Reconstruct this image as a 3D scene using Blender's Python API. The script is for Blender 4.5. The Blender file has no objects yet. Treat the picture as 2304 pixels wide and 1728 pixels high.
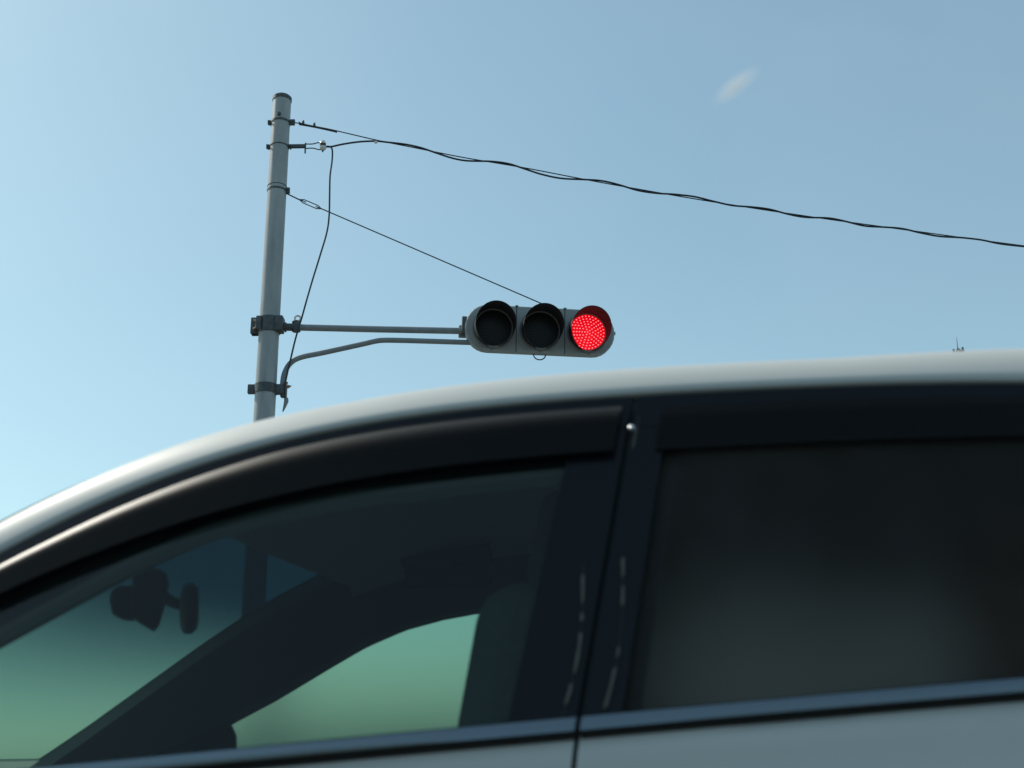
import bpy, bmesh, math, random
import numpy as np
from mathutils import Vector, Matrix
R = math.radians
random.seed(4)
SC = bpy.context.scene
COL = SC.collection

# ------------------------------------------------------------------ camera
PITCH, ROLL = R(18.5), R(0.8)
CAM = Vector((0, 0, 1.08))
fw = Vector((0, math.cos(PITCH), math.sin(PITCH)))
r0 = Vector((1, 0, 0)); u0 = Vector((0, -math.sin(PITCH), math.cos(PITCH)))
cr = math.cos(ROLL) * r0 - math.sin(ROLL) * u0
cu = math.sin(ROLL) * r0 + math.cos(ROLL) * u0
cd = bpy.data.cameras.new('camera'); cam = bpy.data.objects.new('camera', cd); COL.objects.link(cam)
m = Matrix((cr, cu, -fw)).transposed().to_4x4(); m.translation = CAM
cam.matrix_world = m
cd.sensor_width = 36; cd.lens = 36 * 2471 / 2304
cd.clip_start = 0.05; cd.clip_end = 6000
cd.dof.use_dof = True; cd.dof.focus_distance = 10.3; cd.dof.aperture_fstop = 3.6
SC.camera = cam

# ------------------------------------------------------------------ sky, sun, exposure
SUN_EL, SUN_AZ = R(45), R(-65)          # azimuth from +Y towards +X (negative: to the left)
w = bpy.data.worlds.new('World'); SC.world = w; w.use_nodes = True
nt = w.node_tree; bg = nt.nodes['Background']
sky = nt.nodes.new('ShaderNodeTexSky'); sky.sky_type = 'NISHITA'; sky.sun_disc = False
sky.sun_elevation = SUN_EL; sky.sun_rotation = SUN_AZ
sky.air_density = 1.0; sky.dust_density = 1.0; sky.ozone_density = 1.4; sky.altitude = 50
hz = nt.nodes.new('ShaderNodeMix'); hz.data_type = 'RGBA'; hz.blend_type = 'MULTIPLY'; hz.inputs['Factor'].default_value = 1
hz.inputs['B'].default_value = (1.17, 1.46, 1.37, 1)      # greenish-blue cast of the haze
gm = nt.nodes.new('ShaderNodeGamma'); gm.inputs[1].default_value = .66; nt.links.new(sky.outputs[0], gm.inputs[0]); nt.links.new(gm.outputs[0], hz.inputs['A'])
tcw = nt.nodes.new('ShaderNodeTexCoord'); nzw = nt.nodes.new('ShaderNodeTexNoise'); nzw.inputs['Scale'].default_value = 3.2; nzw.inputs['Detail'].default_value = 3; nzw.inputs['Distortion'].default_value = .6
mpw = nt.nodes.new('ShaderNodeMapping'); mpw.inputs['Scale'].default_value = (1, 1, 1.8); mrw = nt.nodes.new('ShaderNodeMapRange'); mrw.inputs[1].default_value = .35; mrw.inputs[2].default_value = .75; mrw.inputs[4].default_value = .045
hv = nt.nodes.new('ShaderNodeMix'); hv.data_type = 'RGBA'; hv.inputs['B'].default_value = (4.6, 4.9, 5.2, 1)     # thin uneven haze
nt.links.new(tcw.outputs['Generated'], mpw.inputs[0]); nt.links.new(mpw.outputs[0], nzw.inputs['Vector']); nt.links.new(nzw.outputs[0], mrw.inputs[0]); nt.links.new(mrw.outputs[0], hv.inputs['Factor']); nt.links.new(hz.outputs['Result'], hv.inputs['A']); nt.links.new(hv.outputs['Result'], bg.inputs[0]); bg.inputs[1].default_value = 0.145
sd = bpy.data.lights.new('sun', 'SUN'); sd.energy = 2.8; sd.angle = R(0.53); sd.color = (1, .93, .82)
so = bpy.data.objects.new('sun', sd); COL.objects.link(so)
sv = Vector((math.sin(SUN_AZ) * math.cos(SUN_EL), math.cos(SUN_AZ) * math.cos(SUN_EL), math.sin(SUN_EL)))
so.rotation_euler = sv.to_track_quat('Z', 'Y').to_euler()
SC.view_settings.view_transform = 'Standard'; SC.view_settings.look = 'None'
SC.view_settings.exposure = 0.36; SC.view_settings.gamma = 1
SC.render.engine = 'CYCLES'
SC.cycles.transparent_max_bounces = 32; SC.cycles.max_bounces = 8
SC.cycles.sample_clamp_indirect = 6

# ------------------------------------------------------------------ helpers
def tag(o, label=None, cat=None, group=None, kind=None):
    if label: o['label'] = label
    if cat: o['category'] = cat
    if group: o['group'] = group
    if kind: o['kind'] = kind
    return o
def empty(name, loc=(0, 0, 0)):
    o = bpy.data.objects.new(name, None); COL.objects.link(o); o.location = loc; o.empty_display_size = .2
    return o
def link(name, bm, mat, parent=None, smooth=True, angle=None, normals=True):
    me = bpy.data.meshes.new(name)
    if normals: bmesh.ops.recalc_face_normals(bm, faces=bm.faces)
    if smooth:
        for f in bm.faces: f.smooth = True
        lim = R(angle or 35)
        for e in bm.edges:
            if len(e.link_faces) == 2 and e.calc_face_angle(0) > lim: e.smooth = False
    bm.to_mesh(me); bm.free()
    me.materials.append(mat)
    o = bpy.data.objects.new(name, me); COL.objects.link(o)
    if parent is not None:
        o.parent = parent
        rt = parent; off = Vector()
        while rt is not None: off += Vector(rt.location); rt = rt.parent
        o.location = -off                      # meshes are written in world coordinates
    return o
def box(bm, c, s, rot=None, bev=0):
    M = Matrix.Translation(c) @ ((rot.to_4x4()) if rot else Matrix.Identity(4)) @ Matrix.Diagonal((s[0], s[1], s[2], 1))
    r = bmesh.ops.create_cube(bm, size=1, matrix=M)
    if bev:
        es = list({e for v in r['verts'] for e in v.link_edges})
        bmesh.ops.bevel(bm, geom=es, offset=bev, segments=2 if bev < .03 else 7, profile=.5, affect='EDGES', clamp_overlap=True)
def tube(bm, pts, rad, seg=12, cap=True):
    pts = [Vector(p) for p in pts]; n = len(pts)
    rr = rad if isinstance(rad, (list, tuple)) else [rad] * n
    rings = []; up = None
    for i, p in enumerate(pts):
        t = (pts[min(i + 1, n - 1)] - pts[max(i - 1, 0)]).normalized()
        if up is None:
            up = Vector((0, 0, 1)) if abs(t.z) < .9 else Vector((0, 1, 0))
        a = (up - t * up.dot(t)).normalized(); b = t.cross(a); up = a
        rings.append([bm.verts.new(p + (a * math.cos(2 * math.pi * k / seg) + b * math.sin(2 * math.pi * k / seg)) * rr[i]) for k in range(seg)])
    for i in range(n - 1):
        for k in range(seg):
            bm.faces.new((rings[i][k], rings[i][(k + 1) % seg], rings[i + 1][(k + 1) % seg], rings[i + 1][k]))
    if cap:
        bm.faces.new(rings[0][::-1]); bm.faces.new(rings[-1])
def smooth_path(ctrl, n=8):
    P = [Vector(c) for c in ctrl]; out = []
    for i in range(len(P) - 1):
        a = P[max(i - 1, 0)]; b = P[i]; c = P[i + 1]; d = P[min(i + 2, len(P) - 1)]
        for k in range(n):
            t = k / n
            out.append(.5 * ((2 * b) + (c - a) * t + (2 * a - 5 * b + 4 * c - d) * t * t + (3 * b - a - 3 * c + d) * t ** 3))
    out.append(P[-1]); return out
def grid(bm, rows):
    V = [[bm.verts.new(p) for p in r] for r in rows]
    for i in range(len(V) - 1):
        for j in range(len(V[0]) - 1):
            bm.faces.new((V[i][j], V[i][j + 1], V[i + 1][j + 1], V[i + 1][j]))
    return V
def solid(o, t, off=0.0):
    md = o.modifiers.new('thickness', 'SOLIDIFY'); md.thickness = t; md.offset = off
    es = o.modifiers.new('edges', 'EDGE_SPLIT'); es.split_angle = R(40)
    return o

# ------------------------------------------------------------------ materials
def mat(name, col, rough=.5, metal=0, coat=0, spec=.5, noise=None, bump=None, coat_rough=.03):
    m = bpy.data.materials.new(name); m.use_nodes = True; t = m.node_tree
    b = t.nodes['Principled BSDF']
    b.inputs['Base Color'].default_value = (*col, 1); b.inputs['Roughness'].default_value = rough
    b.inputs['Metallic'].default_value = metal; b.inputs['Coat Weight'].default_value = coat
    b.inputs['Coat Roughness'].default_value = coat_rough
    b.inputs['Specular IOR Level'].default_value = spec
    if noise:
        sc, amt = noise[:2]
        tc = t.nodes.new('ShaderNodeTexCoord'); n = t.nodes.new('ShaderNodeTexNoise')
        n.inputs['Scale'].default_value = sc; n.inputs['Detail'].default_value = 6; n.inputs['Roughness'].default_value = .65
        mp = t.nodes.new('ShaderNodeMapping')
        if len(noise) > 2: mp.inputs['Scale'].default_value = noise[2]
        t.links.new(tc.outputs['Object'], mp.inputs[0]); t.links.new(mp.outputs[0], n.inputs['Vector'])
        r = t.nodes.new('ShaderNodeValToRGB')
        r.color_ramp.elements[0].position = .3; r.color_ramp.elements[1].position = .7
        r.color_ramp.elements[0].color = (*[c * (1 - amt) for c in col], 1)
        r.color_ramp.elements[1].color = (*[min(1, c * (1 + amt)) for c in col], 1)
        t.links.new(n.outputs[0], r.inputs[0]); t.links.new(r.outputs[0], b.inputs['Base Color'])
        mr = t.nodes.new('ShaderNodeMapRange'); mr.inputs[3].default_value = max(0, rough - .08); mr.inputs[4].default_value = min(1, rough + .1)
        t.links.new(n.outputs[0], mr.inputs[0]); t.links.new(mr.outputs[0], b.inputs['Roughness'])
        if bump:
            bp = t.nodes.new('ShaderNodeBump'); bp.inputs['Strength'].default_value = bump; bp.inputs['Distance'].default_value = .002
            t.links.new(n.outputs[0], bp.inputs['Height']); t.links.new(bp.outputs[0], b.inputs['Normal'])
    return m
def glass(name, tint, rough=.02, ior=1.5, dust=0.0, fog=0, band=None):
    m = bpy.data.materials.new(name); m.use_nodes = True; t = m.node_tree; t.nodes.clear()
    o = t.nodes.new('ShaderNodeOutputMaterial'); tr = t.nodes.new('ShaderNodeBsdfRefraction' if fog else 'ShaderNodeBsdfTransparent'); gl = t.nodes.new('ShaderNodeBsdfGlossy')
    fr = t.nodes.new('ShaderNodeFresnel'); mx = t.nodes.new('ShaderNodeMixShader')
    tr.inputs[0].default_value = (*tint, 1); gl.inputs['Roughness'].default_value = rough; fr.inputs[0].default_value = ior
    if band:                      # factory shade band: the tint of the pane deepens towards its top edge
        tz = t.nodes.new('ShaderNodeTexCoord'); sx = t.nodes.new('ShaderNodeSeparateXYZ'); mb = t.nodes.new('ShaderNodeMapRange'); cm_ = t.nodes.new('ShaderNodeMix'); cm_.data_type = 'RGBA'
        t.links.new(tz.outputs['Object'], sx.inputs[0]); t.links.new(sx.outputs[2], mb.inputs[0]); mb.inputs[1].default_value = band[0]; mb.inputs[2].default_value = band[1]; mb.interpolation_type = 'SMOOTHSTEP'
        cm_.inputs['A'].default_value = (*tint, 1); cm_.inputs['B'].default_value = (tint[0] * .02, tint[1] * .05, tint[2] * .08, 1)
        t.links.new(mb.outputs[0], cm_.inputs['Factor']); t.links.new(cm_.outputs['Result'], tr.inputs[0])
    if fog: tr.inputs['Roughness'].default_value = fog; tr.inputs['IOR'].default_value = 1.12 if fog < .7 else 1.22
    geo = t.nodes.new('ShaderNodeNewGeometry'); mu = t.nodes.new('ShaderNodeMath'); mu.operation = 'MULTIPLY'
    inv = t.nodes.new('ShaderNodeMath'); inv.operation = 'SUBTRACT'; inv.inputs[0].default_value = 1
    t.links.new(geo.outputs['Backfacing'], inv.inputs[1]); t.links.new(fr.outputs[0], mu.inputs[0]); t.links.new(inv.outputs[0], mu.inputs[1])
    t.links.new(mu.outputs[0], mx.inputs[0]); t.links.new(tr.outputs[0], mx.inputs[1]); t.links.new(gl.outputs[0], mx.inputs[2])
    last = mx
    if dust:
        df = t.nodes.new('ShaderNodeBsdfDiffuse'); df.inputs[0].default_value = (.5, .5, .48, 1)
        n = t.nodes.new('ShaderNodeTexNoise'); n.inputs['Scale'].default_value = 7; n.inputs['Detail'].default_value = 5
        tc = t.nodes.new('ShaderNodeTexCoord'); t.links.new(tc.outputs['Object'], n.inputs['Vector'])
        mr = t.nodes.new('ShaderNodeMapRange'); mr.inputs[1].default_value = .35; mr.inputs[2].default_value = .75; mr.inputs[3].default_value = dust * .65; mr.inputs[4].default_value = dust
        m2 = t.nodes.new('ShaderNodeMixShader'); t.links.new(n.outputs[0], mr.inputs[0]); t.links.new(mr.outputs[0], m2.inputs[0])
        t.links.new(mx.outputs[0], m2.inputs[1]); t.links.new(df.outputs[0], m2.inputs[2]); last = m2
    t.links.new(last.outputs[0], o.inputs[0]); return m
def emit(name, col, s):
    m = bpy.data.materials.new(name); m.use_nodes = True; b = m.node_tree.nodes['Principled BSDF']
    b.inputs['Base Color'].default_value = (*col, 1); b.inputs['Emission Color'].default_value = (*col, 1); b.inputs['Emission Strength'].default_value = s
    return m
M = dict(
    paint=mat('white_paint', (.57, .575, .545), .5, coat=.08, coat_rough=.2, spec=.35, noise=(1.5, .02)),
    black_trim=mat('black_trim', (.012, .013, .016), .38, noise=(20, .2)),
    gloss_black=mat('gloss_black', (.006, .008, .012), .3, spec=.2),
    felt=mat('black_felt', (.004, .004, .005), 1.0, spec=0),
    rubber=mat('rubber', (.015, .015, .015), .7, noise=(60, .3)),
    strip=mat('clip_glint_metal', (.11, .10, .09), .42, metal=1), bright=mat('polished_glint', (.9, .9, .88), .3, metal=1), chrome=mat('chrome', (.72, .74, .76), .12, metal=1),
    moulding=mat('belt_moulding', (.17, .20, .225), .25, metal=1),
    cloth=mat('cloth', (.055, .06, .065), .95, noise=(120, .25), bump=.3),
    lightcloth=mat('light_cloth', (.20, .21, .20), .95, noise=(120, .15), bump=.3),
    browncloth=mat('brown_cloth', (.34, .11, .05), .9, noise=(80, .2), bump=.3),
    headliner=mat('headliner', (.34, .37, .38), .95, noise=(200, .08)),
    plastic=mat('interior_plastic', (.028, .032, .035), .55, noise=(150, .15), bump=.2),
    tyre=mat('tyre', (.02, .02, .02), .8, noise=(50, .2)),
    alloy=mat('alloy', (.5, .5, .52), .3, metal=1),
    fglass=glass('side_glass', (.73, .85, .80), dust=.008, ior=1.40), fogglass=glass('misted_glass', (.42, .56, .54), dust=.01, fog=.6),
    wglass=glass('windscreen_glass', (.34, .475, .485), dust=.03, band=(1.08, 1.54)),
    pglass=glass('privacy_glass', (.34, .35, .36), dust=.008), pfog=glass('misted_privacy_glass', (.40, .40, .40), dust=.07, fog=.75),
    visor=glass('smoked_acrylic', (.15, .155, .19), rough=.5, dust=0.0, ior=1.30),
    redlamp=mat('red_lamp', (.35, .01, .01), .15, coat=.5),
    lamp=mat('lamp_clear', (.6, .6, .6), .1, metal=.6),
    galv=mat('galvanised_steel', (.24, .26, .27), .55, metal=.25, noise=(9, .14, (1, 1, .25)), bump=.25),
    polepaint=mat('pole_paint', (.33, .345, .35), .5, noise=(7, .28, (1, 1, .16)), bump=.2),
    darksteel=mat('dark_steel', (.09, .10, .105), .6, metal=.3, noise=(25, .35), bump=.3),
    rust=mat('rusty_steel', (.30, .20, .14), .7, noise=(40, .4)),
    sigbody=mat('signal_housing', (.30, .32, .33), .5, noise=(8, .09), bump=.15),
    sigrim=mat('signal_rim', (.17, .16, .15), .55, noise=(20, .15)),
    visblack=mat('visor_black', (.012, .012, .015), .7, noise=(30, .2)),
    cable=mat('cable_black', (.012, .016, .022), .5, noise=(40, .2)),
    porcelain=mat('porcelain', (.72, .70, .66), .25, coat=.5),
    lens=mat('dark_lens', (.010, .012, .016), .45, spec=.25),
    ledboard=mat('led_board', (.03, .034, .04), .5),
    ledoff=mat('led_off', (.016, .019, .023), .5),
    redbase=emit('red_lens_glow', (1.0, .0, .008), .55),
    reddot=emit('red_led', (1.0, .22, .27), 1.5),
    asphalt=mat('asphalt', (.045, .045, .046), .9, noise=(3, .25), bump=.4),
    grass=mat('grass_ground', (.085, .105, .08), .95, noise=(.3, .3)),
    slope=mat('sky_block_green', (.05, .062, .035), .95, noise=(.8, .45)),
    kerb=mat('kerb_concrete', (.33, .33, .31), .85, noise=(4, .15)),
)
def gradient_band(material):
    pass

# ------------------------------------------------------------------ view helpers used only to find where real things stand
DS = 2304 / 2212
def at(x, y, Y, cam_px=False):
    """point at world depth Y seen at pixel x,y of the photo as it was shown (2212 wide)"""
    x *= DS; y *= DS
    d = fw + cr * ((x - 1152) / 2471) - cu * ((y - 864) / 2471)
    return CAM + d * (Y / d.y)

# ------------------------------------------------------------------ ground
bm = bmesh.new(); grid(bm, [[(x, y, -.02) for x in (-3000, 3000)] for y in (-3000, 3000)])
tag(link('ground', bm, M['grass'], smooth=False), kind='structure')
bm = bmesh.new(); grid(bm, [[(x, y, 0) for x in (-400, 400)] for y in (-9, 7.6)])
tag(link('road', bm, M['asphalt'], smooth=False), kind='structure')
bm = bmesh.new(); box(bm, (0, 8.9, .05), (800, 2.5, .2), bev=.015)
tag(link('pavement', bm, M['kerb']), kind='structure')

bm = bmesh.new(); rows = []  # unseen slope behind the camera, added to keep low sky off the door panel
for x in np.linspace(-120, 120, 61):
    rows.append([(x, y, z + (.25 * math.sin(x * .31 + k) + .2 * math.sin(x * .83 + 2 * k)) * (k > 0)) for k, (y, z) in enumerate([(-9.5, -.01), (-11, 1.2), (-13.5, 3.4), (-16.5, 5.6), (-20, 7.0), (-32, 7.4)])])
grid(bm, rows); tag(link('sky_block_slope', bm, M['slope']), kind='structure')

# ------------------------------------------------------------------ the white car, side profile
CARYAW = R(8); PIV = Vector((.2, 1.66, 0))      # the car stands a little askew: its rear is nearer
RC = Matrix.Rotation(CARYAW, 3, 'Z')
def atc(x, y, Y):
    """same as at(), in the car's own frame"""
    d = RC @ (at(x, y, 1.0) - CAM); c = RC @ (CAM - PIV) + PIV
    return c + d * ((Y - c.y) / d.y)
def place_in_car_frame(o):
    o.location = RC.transposed() @ (Vector(o.location) - PIV) + PIV; o.rotation_euler.z = -CARYAW
CY = 2.54                                   # centreline of the car
PZ = [.2, .3, .5, .75, 1.0, 1.10, 1.12, 1.65, 2.2]
PY = [1.74, 1.70, 1.645, 1.62, 1.64, 1.66, 1.668, 1.81, 1.955]
def plan(x):
    return .03 * (x - .4) ** 2 + (.10 * max(0, -x - 1.5) ** 2) + (.10 * max(0, x - 1.8) ** 2)
def S(x, z): return float(np.interp(z, PZ, PY)) + plan(x)
def fit(pts, deg):
    a = np.array(pts); mu = a[:, 0].mean()
    c = np.polyfit(a[:, 0] - mu, a[:, 1], deg); return lambda x: float(np.polyval(c, x - mu))
rl = fit([(-1.68, .985), (-1.55, 1.07), (-1.35, 1.20), (-1.15, 1.325), (-.96, 1.437), (-.845, 1.492), (-.73, 1.541), (-.613, 1.584), (-.493, 1.615), (-.373, 1.636), (-.31, 1.646), (-.098, 1.661), (.013, 1.667),
          (.292, 1.673), (.567, 1.669), (.832, 1.653), (1.2, 1.617), (1.5, 1.575), (1.8, 1.52), (2.0, 1.475)], 8)
belt = fit([(-1.6, 1.00), (-1.1, 1.037), (-.699, 1.066), (-.389, 1.089), (.021, 1.118), (.217, 1.131), (.721, 1.167), (1.4, 1.205), (2.0, 1.235)], 3)
seam = lambda x: belt(x) - .0185
vis_t = lambda x: rl(x) - .028 - .010 * float(np.clip((-.45 - x) / .4, 0, 1))      # top of the rain visor
_vl = fit([(-1.5, 1.05), (-1.2, 1.215), (-.928, 1.343), (-.815, 1.390), (-.72, 1.427), (-.531, 1.484), (-.401, 1.509), (-.296, 1.523), (.015, 1.546), (.138, 1.551), (.5, 1.555), (.9, 1.540), (1.3, 1.50), (1.7, 1.44)], 7)
def vis_l(x): return _vl(x)
def glz(x): return .5 * (vis_t(x) + vis_l(x))                          # upper edge of the glass opening
delta = lambda x: float(np.interp(x, [-.95, -.65, -.35, .1, .55, .85, 1.2], [.053, .048, .040, .043, .043, .054, .06]))
def Wd(x): return float(np.interp(x, [-1.3, -.85, -.4], [.075, .085, .13]))
A0 = R(24); S0, C0 = math.sin(A0), math.cos(A0)
def hx(x):
    sl = (rl(x + .01) - rl(x - .01)) / .02
    zl = rl(x) + .03; y0 = S(x, zl)
    te = (zl - CAM.z) / (y0 + .012) - sl * ((x - .233) / (y0 + .012))
    te = max(te, .15); W = Wd(x); q = te * W; d = delta(x)
    A_ = 1 - S0 * S0; B_ = -2 * S0 * (d + q * C0); C_ = q * q - (d + q * C0) ** 2
    return max(.02, (-B_ + math.sqrt(B_ * B_ - 4 * A_ * C_)) / (2 * A_))
def rail_section(x):
    """outer section of the roof rail: from the tucked edge, round the corner, to the flat of the roof"""
    z0 = rl(x); W = Wd(x); h = hx(x); out = []
    y0 = S(x, z0)
    out.append((y0 + .026, z0 - .012)); out.append((y0 + .012, z0 - .010)); out.append((y0 + .003, z0 - .005)); out.append((y0, z0))
    for k in range(1, 11):
        a = A0 + (math.pi / 2 - A0) * k / 10
        out.append((y0 + W * (C0 - math.cos(a)), z0 + h * (math.sin(a) - S0)))
    return out
def both(name, build, material, parent, **kw):
    """build(side) -> bmesh for near side; far side is the mirror image"""
    res = []
    for s in (1, -1):
        bm = build()
        if s == -1:
            for v in bm.verts: v.co.y = 2 * CY - v.co.y
        pr = parent[0 if s == 1 else 1] if isinstance(parent, (list, tuple)) else parent
        res.append(link(name, bm, material, pr, **kw))
    return res

car = empty('white_car', (0.3, CY, 0))
tag(car, 'white car seen close from its side, with rain visors over dark windows', 'car')
XR0, XR1 = -1.68, 2.02
HEAD = -.70                                  # front edge of the roof panel at the rail
xs_all = list(np.linspace(XR0, XR1, 90))

# roof with rails ---------------------------------------------------
def crown(x, t):  # t 0 at rail end .. 1 centre
    return .022 * (1 - (1 - t) ** 2) * min(1, max(0, (x + 1.3) / .6))
def bulge(x, t):
    k = max(0, min(1, (.3 - x) / 1.1)); return -.13 * k * (1 - (1 - t) ** 2)
def across(x, n=9):
    y, z = rail_section(x)[-1]; pts = []
    for k in range(1, n + 1):
        t = k / n
        pts.append((x + bulge(x, t), y + (CY - y) * t, z + crown(x, t)))
    return pts
bm = bmesh.new(); rows = []
for x in [HEAD] + [v for v in xs_all if v > HEAD + .01]:
    sec = [(x + .0, rail_section(x)[-1][0] - .004, rail_section(x)[-1][1] - .0015)] + across(x)
    rows.append(sec + [(p[0], 2 * CY - p[1], p[2]) for p in sec[:-1]][::-1])
grid(bm, rows)
link('roof', bm, M['paint'], car, angle=60)
def rail():
    bm = bmesh.new(); grid(bm, [[(x, y, z) for y, z in rail_section(x)] for x in xs_all]); return bm
both('roof_rail', rail, M['paint'], car, angle=60)
# windscreen -----------------------------------------------------------
bm = bmesh.new(); rows = []
for x in np.linspace(XR0, HEAD, 26):
    y, z = rail_section(x)[-1]
    half = []
    for k in range(0, 10):
        t = k / 9; half.append((x + bulge(x, t), y - .012 + (CY - y + .012) * t, z - .004 + crown(x, t) * 1.0))
    rows.append(half + [(p[0], 2 * CY - p[1], p[2]) for p in half[:-1]][::-1])
grid(bm, rows)
ws = link('windscreen', bm, M['wglass'], car)
# interior header/headliner and pillar trims ------------------------------
bm = bmesh.new(); rows = []
for x in np.linspace(HEAD + .0, 1.98, 40):
    y0 = S(x, rl(x)) + .03; zz = vis_t(x) - .03
    half = [(x, y0, glz(x) - .01), (x, y0 + .03, glz(x) + .02), (x, y0 + .09, rl(x) - .005)]
    yl = y0 + .09
    for k in range(1, 8):
        t = k / 7; half.append((x + bulge(x, t), yl + (CY - yl) * t, rl(x) - .005 + .035 * (1 - (1 - t) ** 2)))
    rows.append(half + [(p[0], 2 * CY - p[1], p[2]) for p in half[:-1]][::-1])
grid(bm, rows); link('headliner', bm, M['headliner'], car)
def inner(x):
    return float(np.interp(x, [-1.58, -1.25, -.967, -.80, -.691, -.566, -.451, -.292, .06], [1.0, 1.10, 1.235, 1.325, 1.382, 1.430, 1.457, 1.481, 1.503]))
def ptrim():
    bm = bmesh.new(); rows = []
    for x in np.linspace(XR0, HEAD + .06, 26):
        y, z = rail_section(x)[-1]; y0 = S(x, rl(x))
        zi = inner(x)
        yi = S(x, zi); rows.append([(x, yi + .010, zi + .03), (x, yi + .012, zi), (x, yi + .06, zi + .012), (x - .005, y + .025, z - .055), (x - .015, y + .012, z - .02), (x - .01, y - .03, z - .012)])
    grid(bm, rows); return bm
both('pillar_trim', ptrim, M['plastic'], car)
def ctrim():
    bm = bmesh.new(); rows = []
    for x in np.linspace(HEAD + .0, .12, 24):
        y0 = S(x, rl(x)) + .04
        yi = S(x, inner(x)); rows.append([(x, yi + .010, inner(x) + .03), (x, yi + .012, inner(x)), (x, yi + .05, inner(x) + .01), (x, y0 + .05, rl(x) - .03)])
    grid(bm, rows); return bm
both('cantrail_trim', ctrim, M['plastic'], car)

# lower body -----------------------------------------------------------
GT = lambda z: float(np.interp(z, [.35, .8, 1.056, 1.11, 1.59, 1.66], [-.01, .045, .080, .087, .178, .194]))      # door gap line
GAP = .004
WF, WR, WRAD = -1.82, 1.45, .34
def body_strip(xa, xb, ztop, nx=24, nz=22, zb=.24, off=0.0):
    bm = bmesh.new(); rows = []
    for j in range(nz + 1):
        v = j / nz; row = []
        for i in range(nx + 1):
            u = i / nx
            z = zb + (ztop(0) - zb) * v
            A = xa(z) if callable(xa) else xa; B = xb(z) if callable(xb) else xb
            x = A + (B - A) * u
            z = zb + (ztop(x) - zb) * v
            if callable(xa) or callable(xb):
                A = xa(z) if callable(xa) else xa; B = xb(z) if callable(xb) else xb
                x = A + (B - A) * u
            row.append((x, bodyY(x, z) + off, z))
        rows.append(row)
    V = grid(bm, rows)
    # turn the vertical edges inwards so that the shut line is a real groove
    for col in (0, -1):
        ed = [V[j][col] for j in range(nz + 1)]
        sgn = 1 if col == 0 else -1
        prev = ed
        for dx, dy in ((-.0035 * sgn * 0, .004), (.0, .022)):
            nw = [bm.verts.new((p.co.x + dx, p.co.y + dy, p.co.z)) for p in prev]
            for j in range(nz): bm.faces.new((prev[j], prev[j + 1], nw[j + 1], nw[j]))
            prev = nw
    ed = V[-1]; nw = [bm.verts.new((p.co.x, p.co.y + .02, p.co.z + .001)) for p in ed]
    for i in range(nx): bm.faces.new((ed[i], ed[i + 1], nw[i + 1], nw[i]))
    return bm
def bodyY(x, z):
    zc = seam(x) - z                      # distance below the waist line
    y = S(x, z)
    # rounded shoulder, then a soft crease that catches the sky
    y += .010 * math.exp(-(zc / .012) ** 2)
    y -= .012 / (1 + math.exp(-(zc - .10) / .015))
    return y
def cut_arches(bm):
    dele = []
    for f in bm.faces:
        c = f.calc_center_median()
        for wx in (WF, WR):
            if (c.x - wx) ** 2 + (c.z - .33) ** 2 < (WRAD + .03) ** 2: dele.append(f); break
    bmesh.ops.delete(bm, geom=dele, context='FACES')
front_doors = [empty('front_door'), empty('front_door')]
rear_doors = [empty('rear_door'), empty('rear_door')]
def keep_child(o, par):
    o.parent = par; o.location = -Vector(par.location)
DF0, DR1 = -1.30, 1.10
nfd = []; nrd = []
def bd(xa, xb, nx=24, nz=40, cut=False):
    def f():
        bm = body_strip(xa, xb, lambda x: seam(x) - .004, nx, nz)
        if cut: cut_arches(bm)
        return bm
    return f
for o in front_doors + rear_doors: bpy.data.objects.remove(o)
front_doors = both('front_door', bd(DF0, lambda z: GT(z) - GAP), M['paint'], car, angle=50)
rear_doors = both('rear_door', bd(lambda z: GT(z) + GAP, DR1), M['paint'], car, angle=50)
def fender():
    bm = bmesh.new(); rows = []
    for j in range(41):
        v = j / 40; row = []
        for x in np.linspace(-2.45, DF0 - .008, 60):
            zt = float(np.interp(x, [-2.45, -2.2, -1.6, -1.30], [.80, .88, .985, seam(-1.30)])) - .004
            z = .24 + (zt - .24) * v
            row.append((x, bodyY(x, z), z))
        rows.append(row)
    grid(bm, rows); cut_arches(bm); return bm
both('front_wing', fender, M['paint'], car, angle=50)
def quarter():
    bm = bmesh.new(); rows = []
    for j in range(41):
        v = j / 40; row = []
        for x in np.linspace(DR1 + .008, 2.2, 60):
            z = .24 + (seam(x) - .004 - .24) * v
            row.append((x, bodyY(x, z), z))
        rows.append(row)
    grid(bm, rows)
    # body above the belt behind the rear door glass
    rows = []
    for x in np.linspace(1.72, 2.1, 10):
        row = []
        for k in range(9):
            z = seam(x) + (rl(x) - .02 - seam(x)) * k / 8
            row.append((x, S(x, z) + .001, z))
        rows.append(row)
    grid(bm, rows)
    cut_arches(bm); return bm
both('rear_wing', quarter, M['paint'], car, angle=50)
# bonnet, nose, tail, sills
bm = bmesh.new(); rows = []
for x in np.linspace(-2.45, XR0 - .02, 18):
    zt = float(np.interp(x, [-2.45, -2.2, -1.6], [.80, .88, .965])); y0 = bodyY(x, zt)
    row = []
    for k in range(15):
        t = k / 14 * 2 - 1; row.append((x - .10 * (1 - t * t), CY + t * (CY - y0 - .002), zt + .05 * (1 - t ** 4)))
    rows.append(row)
grid(bm, rows); link('bonnet', bm, M['paint'], car)
bm = bmesh.new(); rows = []
for z in np.linspace(.2, .84, 14):
    y0 = bodyY(-2.45, min(z, .8)); row = []
    for k in range(15):
        t = k / 14 * 2 - 1; row.append((-2.45 - .10 * (1 - t * t) - .10 * (1 - abs(z - .5) / .35) * (1 - t ** 4), CY + t * (CY - y0), z))
    rows.append(row)
grid(bm, rows); link('front_bumper', bm, M['paint'], car)
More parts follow.
